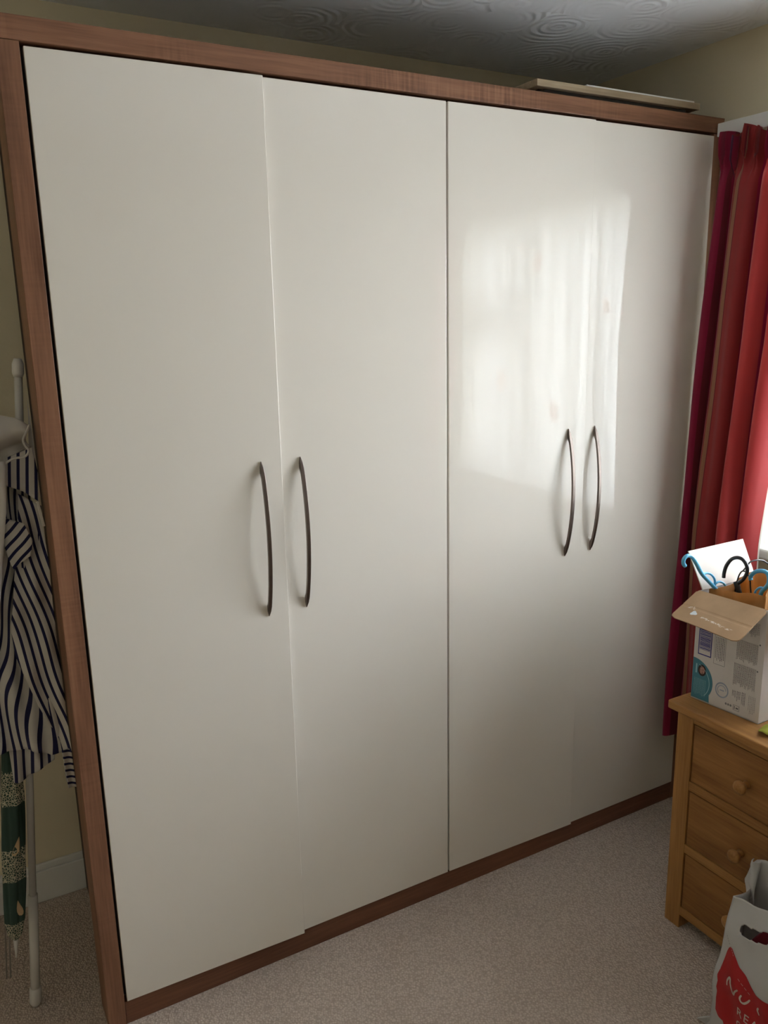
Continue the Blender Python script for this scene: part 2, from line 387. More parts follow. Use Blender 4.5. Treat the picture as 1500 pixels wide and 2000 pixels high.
# window: frame in the recess, transom and mullion, panes, sill
wx0, wx1 = XR+.11, XR+.17
win = bpy.data.objects.new('window_1', None); link(win); win['kind'] = 'structure'
fr = obj('window_frame', B((wx0, wx1, WY0, WY1, WZ0+.02, WZ0+.08), (wx0, wx1, WY0, WY1, WZ1-.06, WZ1), (wx0, wx1, WY0, WY0+.06, WZ0+.08, WZ1-.06),
    (wx0, wx1, WY1-.06, WY1, WZ0+.08, WZ1-.06), (wx0, wx1, -1.08, -1.00, WZ0+.08, WZ1-.06)), m_pvc, win, bevel=.004)
obj('transom', B((wx0-.01, wx1, WY0+.06, -1.08, 1.68, 1.80)), m_pvc, win, bevel=.004)
gx = (wx0+wx1)/2
for (a, b, c, d) in ((-1.0, WY1-.06, WZ0+.08, WZ1-.06), (WY0+.06, -1.08, WZ0+.08, 1.68), (WY0+.06, -1.08, 1.80, WZ1-.06)):
    obj('pane', B((gx-.002, gx+.002, a, b, c, d)), m_glass, win)
obj('window_sill', B((1.975, wx0, WY0-.05, WY1+.05, .985, 1.018)), m_white, win, bevel=.006)

# curtain track above the curtains
tr = tag(obj('curtain_track', B((1.965, 1.985, -1.95, -.005, 2.262, 2.300), (1.985, XR, -1.95, -.005, 2.285, 2.297)), m_white, bevel=.002),
         'white curtain track along the wall above the red curtain', 'curtain track')

# ------------------------------------------------------------------ wardrobe
DW, ZB, ZT = 0.4904, 0.070, 2.266
wr = thing('wardrobe', 'four-door fitted wardrobe with glossy cream doors and walnut brown surround', 'wardrobe')
obj('left_stile', B((-.045, -.003, 0.0, .105, 0, 2.2735)), m_walnut_z, wr, bevel=.0012)
obj('right_stile', B((4*DW+.001, 2.000, 0.004, .60, 0, 2.2735)), m_walnut_z, wr, bevel=.0012)
obj('top_beam', B((-.045, 2.000, -.0015, .105, 2.2745, 2.3185)), m_walnut_x, wr, bevel=.0012)
obj('plinth', B((-.002, 4*DW, .006, .030, 0, ZB-.004)), m_walnut_p, wr, bevel=.001)
cb = B((.004, .022, .11, .60, .0, 2.30), (.004, 4*DW, .595, .61, .0, 2.30), (.022, 4*DW, .034, .595, .03, .048), (.004, 4*DW, .11, .61, 2.30, 2.316),
       (.002, .018, .026, .11, .07, 2.27), (2*DW-.009, 2*DW+.009, .034, .59, .05, 2.27), (.018, 4*DW, .026, .11, 2.262, 2.272))
obj('carcass', cb, m_carcass, wr)
doors = [(0, .0123, 1), (1, 0, -1), (2, .0088, 1), (3, 0, -1)]
for i, ajar, side in doors:
    x0, x1 = i*DW+.0015, (i+1)*DW-.0015
    if i == 1: x1 -= .0012
    if i == 2: x0 += .0012
    if i == 0: x0 += .002
    zb, zt = ZB, ZT
    bm = B((0, x1-x0, 0, .019, zb, zt))
    d = obj('door', bm, m_door, wr, bevel=.0018, seg=3, local=True)
    d.location = (x0, 0.0, 0)
    if ajar: d.rotation_euler = (0, 0, -math.asin(ajar/DW))
    # bow handle: slim bar rising from the door to a bow, feet closing to pointed tips
    hx = {0: .433, 1: .542-DW, 2: 1.402-2*DW, 3: 1.5135-3*DW}[i]-.0015
    z0, z1 = 1.022, 1.414
    N = 28; bm = bmesh.new(); ring = []
    for k in range(N+1):
        t = k/N; z = lerp(z0, z1, t); s = 4*t*(1-t)
        out = .032*(s**.85)+.0035
        inn = max(out-.0075, 0.0) if .09 < t < .91 else 0.0006
        if .06 < t <= .09 or .91 <= t < .94: inn = max(0, out-.011)
        hw = .0006+.0040*min(1, s*4.5)**.7
        ring.append([bm.verts.new((hx+sx*hw, -(out if o_ else inn), z)) for sx, o_ in ((-1, 1), (1, 1), (1, 0), (-1, 0))])
    for a, b in zip(ring, ring[1:]):
        for q in range(4): bm.faces.new((a[q], b[q], b[(q+1) % 4], a[(q+1) % 4]))
    bm.faces.new(ring[0]); bm.faces.new(ring[-1][::-1])
    bmesh.ops.recalc_face_normals(bm, faces=bm.faces)
    h = obj('handle', bm, m_steel, d, local=True, bevel=.0012, smooth=False)

# picture frames lying on the wardrobe
pf = thing('picture_frame', 'light wood picture frame lying flat on top of the wardrobe', 'picture frame', (1.28, .02, 2.338))
x0, x1, y0, y1, z0, z1 = 1.282, 1.912, .020, .46, 2.3385, 2.3565
obj('frame_moulding', B((x0, x1, y0, y0+.028, z0, z1), (x0, x1, y1-.028, y1, z0, z1), (x0, x0+.028, y0+.028, y1-.028, z0, z1), (x1-.028, x1, y0+.028, y1-.028, z0, z1)), m_frame, pf, bevel=.0015)
obj('backing_board', B((x0+.028, x1-.028, y0+.028, y1-.028, z0+.006, z1-.003)), m_backing, pf)
sh = tag(obj('white_board', B((1.46, 1.890, .024, .42, 2.3570, 2.3610)), m_white), 'thin white board lying on top of the light wood picture frame', 'board')
pf2 = thing('dark_frame', 'smaller dark frame under the light wood picture frame on the wardrobe', 'picture frame', (1.31, .05, 2.319))
obj('frame_moulding', B((1.32, 1.87, .036, .060, 2.3195, 2.338), (1.32, 1.87, .40, .424, 2.3195, 2.338), (1.32, 1.344, .060, .40, 2.3195, 2.338), (1.846, 1.87, .060, .40, 2.3195, 2.338)), m_backing, pf2, bevel=.001)
obj('backing_board', B((1.344, 1.846, .060, .40, 2.324, 2.333)), m_backing, pf2)

# ------------------------------------------------------------------ curtains
# profile: (cloth u, y, x offset) across the gathered curtain; folds deepen downward
PROF = [(0, -.022, .010), (.03, -.030, -.018), (.075, -.040, -.040), (.125, -.056, -.034), (.15, -.066, .002), (.18, -.072, .028), (.205, -.078, .010), (.235, -.086, -.020),
        (.275, -.098, -.034), (.31, -.110, -.030), (.35, -.122, -.030), (.41, -.140, -.034), (.455, -.155, -.022), (.48, -.164, .006), (.51, -.170, .028), (.54, -.176, .012), (.57, -.184, -.026),
        (.62, -.200, -.050), (.675, -.220, -.048), (.71, -.234, -.020), (.74, -.242, .006), (.775, -.250, -.006), (.82, -.262, -.028), (.87, -.280, -.030), (.93, -.296, -.006), (1.0, -.306, .03)]
def prof(u):
    k = [Vector((a[1], a[2], 0)) for a in PROF]
    for i in range(len(PROF)-1):
        if u <= PROF[i+1][0]:
            t = (u-PROF[i][0])/(PROF[i+1][0]-PROF[i][0])
            P = [k[max(i-1, 0)], k[i], k[i+1], k[min(i+2, len(k)-1)]]
            a, b, c, d = P
            r = 0.5*((2*b)+(c-a)*t+(2*a-5*b+4*c-d)*t*t+(3*b-a-3*c+d)*t**3)
            return r[0], r[1]
    return PROF[-1][1], PROF[-1][2]
def curtain_pt(u, v, mir=False):
    z0 = .300+.012*math.sin(u*9); ztop = 2.256+.009*math.sin(u*23)+.006*math.sin(u*61)
    z = lerp(ztop, z0, v)
    y, dx = prof(u)
    drop = ztop-z
    xc = interp([(0, 1.945), (.12, 1.945), (.6, 1.925), (1.2, 1.905), (2, 1.893)], drop)
    # pleat heading: tight pinches in the top 10 cm
    h = max(0, min(1, (drop-.07)/.05))
    pinch = .019*math.sin(2*PI*8.5*u+.6)*(1+.4*math.sin(u*40))+.008*math.sin(2*PI*23*u+1)
    amp = interp([(0, .35), (.1, .30), (.16, .55), (.5, .85), (1.9, 1.12)], drop)
    x = xc+dx*amp*(.35+.65*h)+pinch*(1-h)
    spread = interp([(0, 1.12), (.10, 1.06), (.13, 1.0), (.6, 1.02), (1.2, .95), (1.9, 1.02)], drop)
    y = -.022+(y+.022)*spread
    y += .006*math.sin(z*4+u*11)*min(1, drop*1.3)*u
    y += .011*math.sin(2*PI*8.5*u+2.1)*(1-h)+interp([(0, -.020), (.25, -.016), (1.0, -.004), (1.9, 0)], drop)
    x += .005*math.sin(z*6+u*17)*min(1, drop)
    x += -.012*math.exp(-((drop-.03)/.05)**2)*(math.sin(2*PI*3.2*u) > .3)
    if x > 1.962: x = 1.962
    return Vector((x, y, z))
def make_curtain(name, label, mirror, parent=None):
    root = thing(name, label, 'curtain', (1.95, -.16 if not mirror else -1.66, .30), 'striped red curtains at the window')
    f = (lambda u, v: curtain_pt(u, v)) if not mirror else (lambda u, v: Vector((curtain_pt(u, v).x, -1.82-curtain_pt(u, v).y, curtain_pt(u, v).z)))
    fab = grid(bmesh.new(), 150, 90, f, lambda u, v: (u, v))
    o = obj('curtain_fabric', fab, m_curtain, root, smooth=True); 
    def fl(u, v):
        q = f(u, lerp(.085, .985, v)); return Vector((min(q.x+.007, 1.9635), q.y, q.z))
    l = obj('lining', grid(bmesh.new(), 110, 40, fl), m_lining, root, smooth=True, label='pale curtain lining')
    return root
make_curtain('window_curtain', 'red and crimson striped curtain hanging between wardrobe and window', False)
make_curtain('window_curtain', 'red and crimson striped curtain at the far side of the window', True)
# net curtain
nc = thing('net_curtain', 'white voile net curtain with leaf motifs hanging across the window', 'net curtain', (1.995, -.9, 1.03))
def netp(u, v):
    y = lerp(-.17, -1.52, u); z = lerp(2.185, 1.024, v)
    if u > .9: y += -.05*max(0, v-.8)*5*(u-.9)*10
    x = 2.003+(.010+.004*math.sin(u*31))*math.sin(u*150+3.0*math.sin(u*17))+.003*math.sin(u*330+v*2)
    y += .006*math.cos(u*150+3.0*math.sin(u*17))
    return Vector((x, y, z))
obj('net_fabric', grid(bmesh.new(), 420, 12, netp), m_net, nc, smooth=True)
hb = T([(2.004, -.15, 2.19), (2.004, -1.54, 2.19)], .005, 8)
obj('rod', hb, m_white, nc)
def leaf(cy, cz, s, rot):
    bm = bmesh.new(); ring = []
    n = 40
    for k in range(n):
        a = 2*PI*k/n
        r = s*(.55+.35*abs(math.sin(a*4.5)))*(1 if math.sin(a) > -.8 else .8)
        y, z = r*.55*math.cos(a), r*math.sin(a)
        y, z = y*math.cos(rot)-z*math.sin(rot), y*math.sin(rot)+z*math.cos(rot)
        ring.append(bm.verts.new((1.9875, cy+y, cz+z)))
    c = bm.verts.new((1.9875, cy, cz))
    for k in range(n): bm.faces.new((c, ring[k], ring[(k+1) % n]))
    return bm
for (cy, cz, s, r) in ((-1.176, 1.459, .075, .1), (-.579, 1.771, .07, -.1), (-.188, 1.779, .07, .2), (-.339, 1.494, .07, -.3), (-.28, 2.053, .06, .2), (-.458, 1.768, .04, .1), (-.80, 1.35, .065, .3), (-.93, 1.95, .06, -.2)):
    obj('leaf_motif', leaf(cy, cz, s, r), m_leaf, nc)

# ------------------------------------------------------------------ chest of drawers
ch = thing('chest_of_drawers', 'oak chest of three drawers with round wooden knobs against the window wall', 'chest of drawers', (1.465, -.82, 0))
fx, bx = 1.465, 1.905; ya, yb = -.42, -1.22
obj('chest_top', B((1.445, 1.925, yb-.02, ya+.02, .672, .697)), m_oak_y, ch, bevel=.004)
for ys in ((ya-.052, ya), (yb, yb+.052)):
    obj('corner_post', B((fx, fx+.045, ys[0], ys[1], 0, .6715)), m_oak_z, ch, bevel=.002)
    obj('corner_post', B((bx-.045, bx, ys[0], ys[1], 0, .6715)), m_oak_z, ch, bevel=.002)
for (a, b) in ((ya-.020, ya-.006), (yb+.006, yb+.020)):
    obj('side_panel', B((fx+.045, bx-.045, a, b, .05, .6715)), m_oak_z, ch)
obj('back_panel', B((bx-.020, bx-.008, yb+.052, ya-.052, .05, .6715)), m_oak_y, ch)
yi0, yi1 = yb+.052, ya-.052
for z0, z1 in ((.650, .6715), (.447, .474), (.249, .276), (.044, .072)):
    obj('rail', B((fx+.001, fx+.030, yi0, yi1, z0, z1)), m_oak_y, ch, bevel=.001)
for z0, z1 in ((.474, .650), (.276, .447), (.072, .249)):
    d = obj('drawer', B((fx+.003, fx+.022, yi0+.0035, yi1-.0035, z0+.0022, z1-.0035), (fx+.022, bx-.05, yi0+.012, yi1-.012, z0+.012, z1-.03)), m_oak_drawer, ch, bevel=.0012)
    for ky in (-.648, -1.0):
        zc = (z0+z1)/2-.006; bm = bmesh.new()
        profk = [(0.004, .011), (-.004, .009), (-.010, .0085), (-.015, .013), (-.021, .0175), (-.026, .0185), (-.031, .0165), (-.034, .010), (-.035, .002)]
        tube(bm, [(fx+q[0], ky, zc) for q in profk], [q[1] for q in profk], 20)
        obj('knob', bm, m_oak_x, d, smooth=True)

# ------------------------------------------------------------------ cardboard box
A_, B_ = Vector((1.509, -.423, 0)), Vector((1.527, -.623, 0)); ZB0, ZBT = .6975, 1.008
ff = (B_-A_).normalized(); nn = Vector((ff.y, -ff.x, 0)); nn = -nn if nn.x > 0 else nn   # outward normal of the printed face
sx = Vector((.995, -.09, 0)).normalized()*.235
sx = Vector((.235, .003, 0))
A2, B2 = A_+sx, B_+sx
bxr = thing('cardboard_box', 'opened white printed cardboard box on the oak chest, flaps folded back', 'box', (A_.x, A_.y, ZB0))
def slab(pts, t):
    """quad / polygon slab with thickness t along its normal"""
    P = [Vector(p) for p in pts]; n = (P[1]-P[0]).cross(P[2]-P[0]).normalized()*t
    bm = bmesh.new(); a = [bm.verts.new(p) for p in P]; b = [bm.verts.new(p+n) for p in P]
    bm.faces.new(a[::-1]); bm.faces.new(b); k = len(P)
    for i in range(k): bm.faces.new((a[i], a[(i+1) % k], b[(i+1) % k], b[i]))
    bmesh.ops.recalc_face_normals(bm, faces=bm.faces)
    return bm
def up(p, z): return Vector((p.x, p.y, z))
C0 = (A_+B_+A2+B2)/4
def wallslab(p, q):
    d = (q-p).normalized(); n = Vector((-d.y, d.x, 0)); n = n if n.dot(C0-p) > 0 else -n
    pp = [up(p, ZB0), up(q, ZB0), up(q, ZBT), up(p, ZBT)]
    bm = bmesh.new(); a = [bm.verts.new(x) for x in pp]; b = [bm.verts.new(x+n*.003) for x in pp]
    bm.faces.new(a); bm.faces.new(b[::-1])
    for i in range(4): bm.faces.new((a[i], b[i], b[(i+1) % 4], a[(i+1) % 4]))
    bmesh.ops.recalc_face_normals(bm, faces=bm.faces); return bm
for p, q in ((A_, B_), (B_, B2), (B2, A2), (A2, A_)): obj('box_side', wallslab(p, q), m_boxprint, bxr)
obj('box_base', slab([up(A_, ZB0), up(B_, ZB0), up(B2, ZB0), up(A2, ZB0)], .003), m_boxprint, bxr)
# front flap, folded down over the printed face, rounded corners, crease and torn fibres
Fa, Fb = Vector((1.410, -.418, .953)), Vector((1.419, -.622, .948))
Ha, Hb = up(A_, ZBT+.002), up(B_, ZBT+.002)
def flap_pt(s, t):
    a = Ha.lerp(Hb, s); b = Fa.lerp(Fb, s); p = a.lerp(b, t)
    nrm = (Hb-Ha).cross(Fa-Ha).normalized(); nrm = nrm if nrm.z > 0 else -nrm
    sag = -.004*abs(math.sin(PI*t))*0+(.0007 if .53 < t < .57 else 0)*-1
    return p+nrm*(sag+.002*math.sin(s*5)*t)
nrm_f = (Hb-Ha).cross(Fa-Ha).normalized(); nrm_f = nrm_f if nrm_f.z > 0 else -nrm_f
bm = bmesh.new(); NU, NV = 26, 30
V = {}
for j in range(NV+1):
    t = j/NV
    ins = 0
    if t > .88: ins = .10*(1-math.sqrt(max(0, 1-((t-.88)/.12)**2)))*.8
    if t < .06: ins = .02
    for i in range(NU+1): V[i, j] = bm.verts.new(flap_pt(lerp(ins, 1-ins, i/NU), t))
for j in range(NV):
    for i in range(NU): bm.faces.new((V[i, j], V[i+1, j], V[i+1, j+1], V[i, j+1]))
fl = solid(obj('front_flap', bm, m_card, bxr, label='plain brown flap folded forward'), .003, 0)
bm = bmesh.new()
for k in range(46):
    s = .36+.46*random.random()**.9; t = .73+.05*(s-.36)/.4+random.uniform(-.02, .03)
    p = flap_pt(s, t)+nrm_f*.0018; d = (Hb-Ha).normalized()*random.uniform(.001, .006); e2 = (Fa-Ha).normalized()*random.uniform(.0004, .0012)
    bm.faces.new([bm.verts.new(q) for q in (p-d, p-e2, p+d, p+e2)])
for k in range(12):
    s = random.uniform(.10, .2); t = random.uniform(.52, .60); p = flap_pt(s, t)+nrm_f*.0018
    d = (Hb-Ha).normalized()*random.uniform(.001, .003); e2 = (Fa-Ha).normalized()*.0008
    bm.faces.new([bm.verts.new(q) for q in (p-d, p-e2, p+d, p+e2)])
obj('torn_fibres', bm, m_card_in, fl, kind='stuff')
bm = bmesh.new(); c = flap_pt(.245, .70)+nrm_f*.0022; r1 = (Hb-Ha).normalized(); r2_ = (Fa-Ha).normalized()
ring = [bm.verts.new(c+(r1*.0085*math.cos(a)+r2_*.0075*math.sin(a))*(1+.22*math.sin(3*a+1))) for a in [2*PI*k/16 for k in range(16)]]
bm.faces.new(ring); obj('sticker_scrap', bm, plain('pale_sticker', (.70, .76, .80), .25), fl, label='small pale sticker remnant')
# upright flap on the left edge
L1, L2 = up(A_, ZBT), up(A2, ZBT)
u_ = Vector((-.05, .23, .97)).normalized()*.112
obj('side_flap', slab([L1+Vector((.014, -.001, .0)), L2+Vector((.0, -.001, 0)), L2+u_+Vector((-.026, 0, 0)), L1+u_+Vector((-.016, 0, .0))], .003), m_card_in, bxr, bevel=.0008, label='pale cream flap standing up, lit by the window')
R1, R2 = up(B_, ZBT), up(B2, ZBT)
obj('side_flap', slab([R1+Vector((.01, 0, 0)), R2, R2+Vector((0, -.075, -.07)), R1+Vector((.01, -.075, -.07))], .003), m_card, bxr, bevel=.0008)
# print on the face: local coordinates u (0..0.2) from A to B, v up
def FP(u, v, o=.0006): return A_+ff*u+nn*o+Vector((0, 0, ZB0+v))
def fquad(bm, u0, u1, v0, v1, o=.0006):
    bm.faces.new([bm.verts.new(FP(*q, o)) for q in ((u0, v0), (u1, v0), (u1, v1), (u0, v1))])
bm = bmesh.new()
for a in ((.013, .0532, .134, .137), (.013, .0155, .137, .205), (.0507, .0532, .137, .205), (.013, .0532, .205, .2075)): fquad(bm, *a)
obj('barcode_frame', bm, m_blue, bxr, label='blue barcode outline')
bm = bmesh.new(); v = .150
while v < .203:
    h = random.choice((.0012, .002, .0026)); fquad(bm, .017, .0495, v, v+h, .0007); v += h+random.choice((.0012, .0018))
obj('barcode', bm, m_blue, bxr, kind='stuff')
bm = bmesh.new()
for a in ((.0612, .0945, .1225, .1232), (.0612, .0619, .1225, .205), (.0938, .0945, .1225, .205)): fquad(bm, *a)
def block(bm, u0, u1, v0, v1, pitch=.0030, w=.0011, ragged=.012, o=.0006):
    u = u0
    while u < u1:
        b = v0+random.random()*ragged; vv = v1
        while vv > b:
            l = random.uniform(.002, .006); fquad(bm, u, u+w, max(b, vv-l), vv, o); vv -= l+.0011
        u += pitch
block(bm, .065, .091, .132, .20, .0048, .0016)
block(bm, .1255, .1837, .153, .213); block(bm, .122, .183, .082, .146)
block(bm, .155, .183, .228, .27); block(bm, .1225, .133, .042, .068, .004, .0016, .012); block(bm, .136, .147, .040, .069, .004, .0016); block(bm, .150, .161, .034, .071, .004, .0016)
block(bm, .170, .190, .018, .069, .0042, .0009)
obj('small_print', bm, m_ink, bxr, kind='stuff')
bm = bmesh.new()
def disc(bm, u, v, ru, rv, o, r0=0, a0=0, a1=2*PI, n=24):
    prev = None
    for k in range(n+1):
        a = lerp(a0, a1, k/n); p = bm.verts.new(FP(u+ru*math.cos(a), v+rv*math.sin(a), o)); q = bm.verts.new(FP(u+ru*r0*math.cos(a), v+rv*r0*math.sin(a), o))
        if prev: bm.faces.new((prev[1], prev[0], p, q))
        prev = (p, q)
for (u, v) in ((.188, .215), (.187, .142)): disc(bm, u, v, .0022, .0022, .0007, .01)
for u in (.107, .114, .121): disc(bm, u, .022, .0026, .003, .0007, .3)
for a in ((.128, .129, .013, .028), (.145, .146, .013, .028), (.128, .146, .013, .0138), (.128, .146, .0272, .028), (.131, .133, .016, .025), (.136, .143, .018, .022)): fquad(bm, *a)
obj('print_icons', bm, m_ink, bxr, kind='stuff')
bm = bmesh.new()
pts = [(0.0005, .004), (.0565, .004)]+[(.0005+.0635*math.cos(a), .058+.063*math.sin(a)) for a in [lerp(-.55, PI/2, k/20) for k in range(21)]]
bm.faces.new([bm.verts.new(FP(u, v, .0005)) for u, v in pts]); obj('teal_panel', bm, m_teal, bxr, label='teal rounded printed panel')
bm = bmesh.new(); disc(bm, -.004, .055, .059, .056, .0009, .97, -.7, 1.15)
block(bm, .008, .044, .014, .064, .0042, .0008, .006, .0009); fquad(bm, .010, .014, .078, .105, .0009)
obj('teal_print', bm, m_palet, bxr, kind='stuff')
bm = bmesh.new(); disc(bm, .0295, .090, .0125, .0165, .0009, .01); obj('photo_oval', bm, m_darkoval, bxr, label='small dark oval photo')
bm = bmesh.new(); disc(bm, .030, .090, .0078, .0110, .0012, .01); obj('photo_face', bm, m_skin, bxr)
bm = bmesh.new(); disc(bm, .092, .055, .020, .022, .0007, .82); disc(bm, .092, .055, .013, .014, .0007, .85, 0, 4); fquad(bm, .086, .099, .053, .056)
obj('round_seal', bm, m_paleink, bxr, label='pale blue round seal')

# brown paper bag in the box
pb = thing('paper_bag', 'crumpled brown paper bag standing inside the cardboard box', 'paper bag', (1.60, -.52, .70))
def pbf(u, v):   # front panel
    y = lerp(-.4345, -.600, u); z = lerp(.72, lerp(1.012, 1.036, min(1, u*1.2)), v)
    x = 1.542+.006*math.sin(u*9)*v+.004*math.sin(u*21+v*5)*v
    return Vector((x, y, z))
solid(obj('front_panel', grid(bmesh.new(), 24, 12, pbf), m_paper, pb, smooth=True), .0006)
def pbb(u, v):
    y = lerp(-.436, -.600, u); zt = interp([(0, 1.022), (.12, 1.040), (.35, 1.062), (.6, 1.066), (.8, 1.078), (1, 1.080)], u)
    z = lerp(.72, zt, v)
    x = 1.655+.012*math.sin(u*13)*v*v+.005*math.sin(u*31+v*6)*v
    return Vector((x, y, z))
solid(obj('back_panel', grid(bmesh.new(), 24, 12, pbb), m_paper, pb, smooth=True), .0006)
for yy, sg in ((-.4345, 1), (-.600, -1)):
    def pbs(u, v, yy=yy, sg=sg):
        x = lerp(1.542, 1.655, u); y = yy-sg*.018*math.sin(PI*u)*v
        return Vector((x, y, lerp(.72, lerp(1.012, 1.022, u) if sg > 0 else lerp(1.036, 1.08, u), v)))
    solid(obj('side_panel', grid(bmesh.new(), 10, 8, pbs), m_paper, pb, smooth=True), .0006)
obj('bag_base', B((1.545, 1.652, -.598, -.437, .718, .720)), m_paper, pb)

# hangers
def hanger_hook(name, label, pts, rad, mat, extra=(), grp=None):
    t = thing(name, label, 'hanger', pts[0])
    obj('hook', T(smoothpts(pts, 5), rad, 10), mat, t, smooth=True)
    for nm, p, r in extra: obj(nm, T(smoothpts(p, 4), r, 8), mat, t, smooth=True)
    return t
Yh = -.442
b1 = [(1.430, Yh, 1.095), (1.4215, Yh, 1.104), (1.421, Yh, 1.115), (1.430, Yh, 1.1225), (1.444, Yh, 1.122), (1.457, Yh, 1.113), (1.467, Yh, 1.101), (1.477, Yh, 1.088), (1.486, Yh, 1.075), (1.499, Yh, 1.060), (1.517, Yh, 1.044), (1.540, Yh, 1.024), (1.563, Yh-.004, 1.000), (1.60, Yh-.01, .95)]
hanger_hook('child_hanger', "pale blue child's hanger with looped neck leaning left over the box edge", b1, [.0030, .0050, .0052]+[.0052]*24+[.0055]*60, m_hblue,
    extra=(('neck_loop', [(1.500, Yh, 1.062), (1.517, Yh, 1.062), (1.534, Yh, 1.054), (1.548, Yh, 1.038), (1.551, Yh, 1.020)], .0032),
           ('neck_loop', [(1.551, Yh, 1.026), (1.568, Yh, 1.029), (1.588, Yh, 1.019), (1.602, Yh, 1.000), (1.606, Yh, .99)], .0032)))
bpy.data.objects['child_hanger'].location = (1.43, Yh, 1.095)
def rel(pts, X): return [(X, y, z) for y, z in pts]
hanger_hook('black_hanger', 'black plastic hanger with round hook standing in the paper bag', rel([(-.439, 1.036), (-.4395, 1.051), (-.445, 1.072), (-.458, 1.092), (-.474, 1.1015), (-.490, 1.102), (-.502, 1.094), (-.509, 1.081), (-.508, 1.065), (-.500, 1.048), (-.491, 1.038), (-.484, 1.030), (-.487, 1.019), (-.494, 1.008), (-.50, .96)], 1.588),
    .0050, m_black, extra=(('collar', rel([(-.478, 1.036), (-.484, 1.024), (-.490, 1.008)], 1.588), .0075),))
hanger_hook('blue_hanger', 'pale blue plastic hanger hook at the right rim of the paper bag', rel([(-.514, 1.047), (-.512, 1.055), (-.519, 1.067), (-.531, 1.0765), (-.548, 1.081), (-.559, 1.079), (-.566, 1.068), (-.566, 1.052), (-.558, 1.037), (-.548, 1.022), (-.54, .98)], 1.60),
    .0055, m_hblue, extra=(('neck_loop', rel([(-.556, 1.036), (-.542, 1.034), (-.530, 1.020), (-.528, 1.0)], 1.60), .003),))
cbx = tag(obj('black_cable', tube(T(smoothpts([(1.630, -.445, .98), (1.632, -.449, 1.020), (1.635, -.453, 1.042), (1.635, -.462, 1.053), (1.636, -.474, 1.050), (1.640, -.482, 1.032), (1.640, -.486, 1.010), (1.63, -.50, .98)], 5), .0021, 8),
    smoothpts([(1.635, -.462, 1.053), (1.645, -.466, 1.066), (1.66, -.468, 1.078), (1.70, -.472, 1.075), (1.75, -.465, 1.045), (1.775, -.455, 1.012), (1.79, -.450, 1.010)], 5), .0021, 8), m_black, smooth=True),
    'thin black cable looping out of the paper bag past the upright flap', 'cable')
# dark pot behind the box, on the chest
jr = thing('round_canister', 'black canister with a navy lid standing behind the box by the window', 'canister', (1.805, -.453, .6975))
cy_, cx_ = -.453, 1.805
obj('canister_body', tube(bmesh.new(), [(cx_, cy_, .6976), (cx_, cy_, .715), (cx_, cy_, .985)], [.042, .044, .044], 28), m_black, jr, smooth=False, bevel=.001)
obj('lid', tube(bmesh.new(), [(cx_, cy_, .986), (cx_, cy_, 1.001), (cx_, cy_, 1.007)], [.047, .047, .040], 28), m_navyp, jr, bevel=.001, label='navy lid')
# lime cloth scrap at the edge of the chest top
bm = bmesh.new()
grid(bm, 20, 10, lambda u, v: Vector((1.520+.035*v*math.cos(u*2*PI)*(1+.18*math.sin(u*19)), -.680+.038*v*math.sin(u*2*PI)*(1+.18*math.sin(u*19)), .700+.022*(1-v)+.005*math.sin(u*31)*v+.005)))
bmesh.ops.remove_doubles(bm, verts=bm.verts, dist=.0004)
tag(solid(obj('lime_scrunchie', bm, m_lime, smooth=True), .002), 'lime green crumpled cloth on the chest top beside the box', 'cloth')

# ------------------------------------------------------------------ carrier bag
cbg = thing('carrier_bag', 'white plastic carrier bag with a red printed panel in front of the chest', 'carrier bag', (1.25, -.92, 0))
Y0, Y1 = -.772, -1.12
def bagleft(z): return interp([(0, -.742), (.03, -.757), (.10, -.760), (.2, -.764), (.3, -.775), (.345, -.776), (.40, -.781)], z)
def front(u, z):
    y = lerp(bagleft(z), Y1, u)
    x = 1.250-.022*math.sin(PI*min(1, max(0, z/.42)))*math.sin(PI*min(1, u*.9+.08))+.003*math.sin(u*26+z*31)+.0025*math.sin(u*11-z*47)
    x += .016*max(0, (z-.2)/.2)
    return Vector((x, y, z))
def ztopf(u): return .398+.030*min(1, u*2.2)-.012*max(0, u-.7)
# front panel as a grid with a die-cut slot
bm = bmesh.new(); NU, NV = 70, 80; V = {}
def slot(u, zr):   # rounded slot in (y,z)
    y = lerp(bagleft(.35), Y1, u); cyl = max(-.98, min(-.828, y)); cz = .337+(-.828-cyl)*.42 if cyl > -.90 else .367+(-.90-cyl)*.05
    return math.hypot(y-cyl, zr-cz) < .0125
for j in range(NV+1):
    for i in range(NU+1):
        u = i/NU; V[i, j] = bm.verts.new(front(u, ztopf(u)*j/NV))
for j in range(NV):
    for i in range(NU):
        u = (i+.5)/NU; z = ztopf(u)*(j+.5)/NV
        if slot(u, z): continue
        bm.faces.new((V[i, j], V[i+1, j], V[i+1, j+1], V[i, j+1]))
for v_ in list(bm.verts):
    if not v_.link_faces: bm.verts.remove(v_)
bnd = [v_ for v_ in bm.verts if v_.is_boundary and .3 < v_.co.z < .40 and v_.co.y < -.80 and v_.co.z < .388]
bmesh.ops.smooth_vert(bm, verts=bnd, factor=.5, use_axis_x=True, use_axis_y=True, use_axis_z=True)
bmesh.ops.smooth_vert(bm, verts=bnd, factor=.5, use_axis_x=True, use_axis_y=True, use_axis_z=True)
fpan = solid(obj('front_panel', bm, m_bag, cbg, smooth=True), .0005)
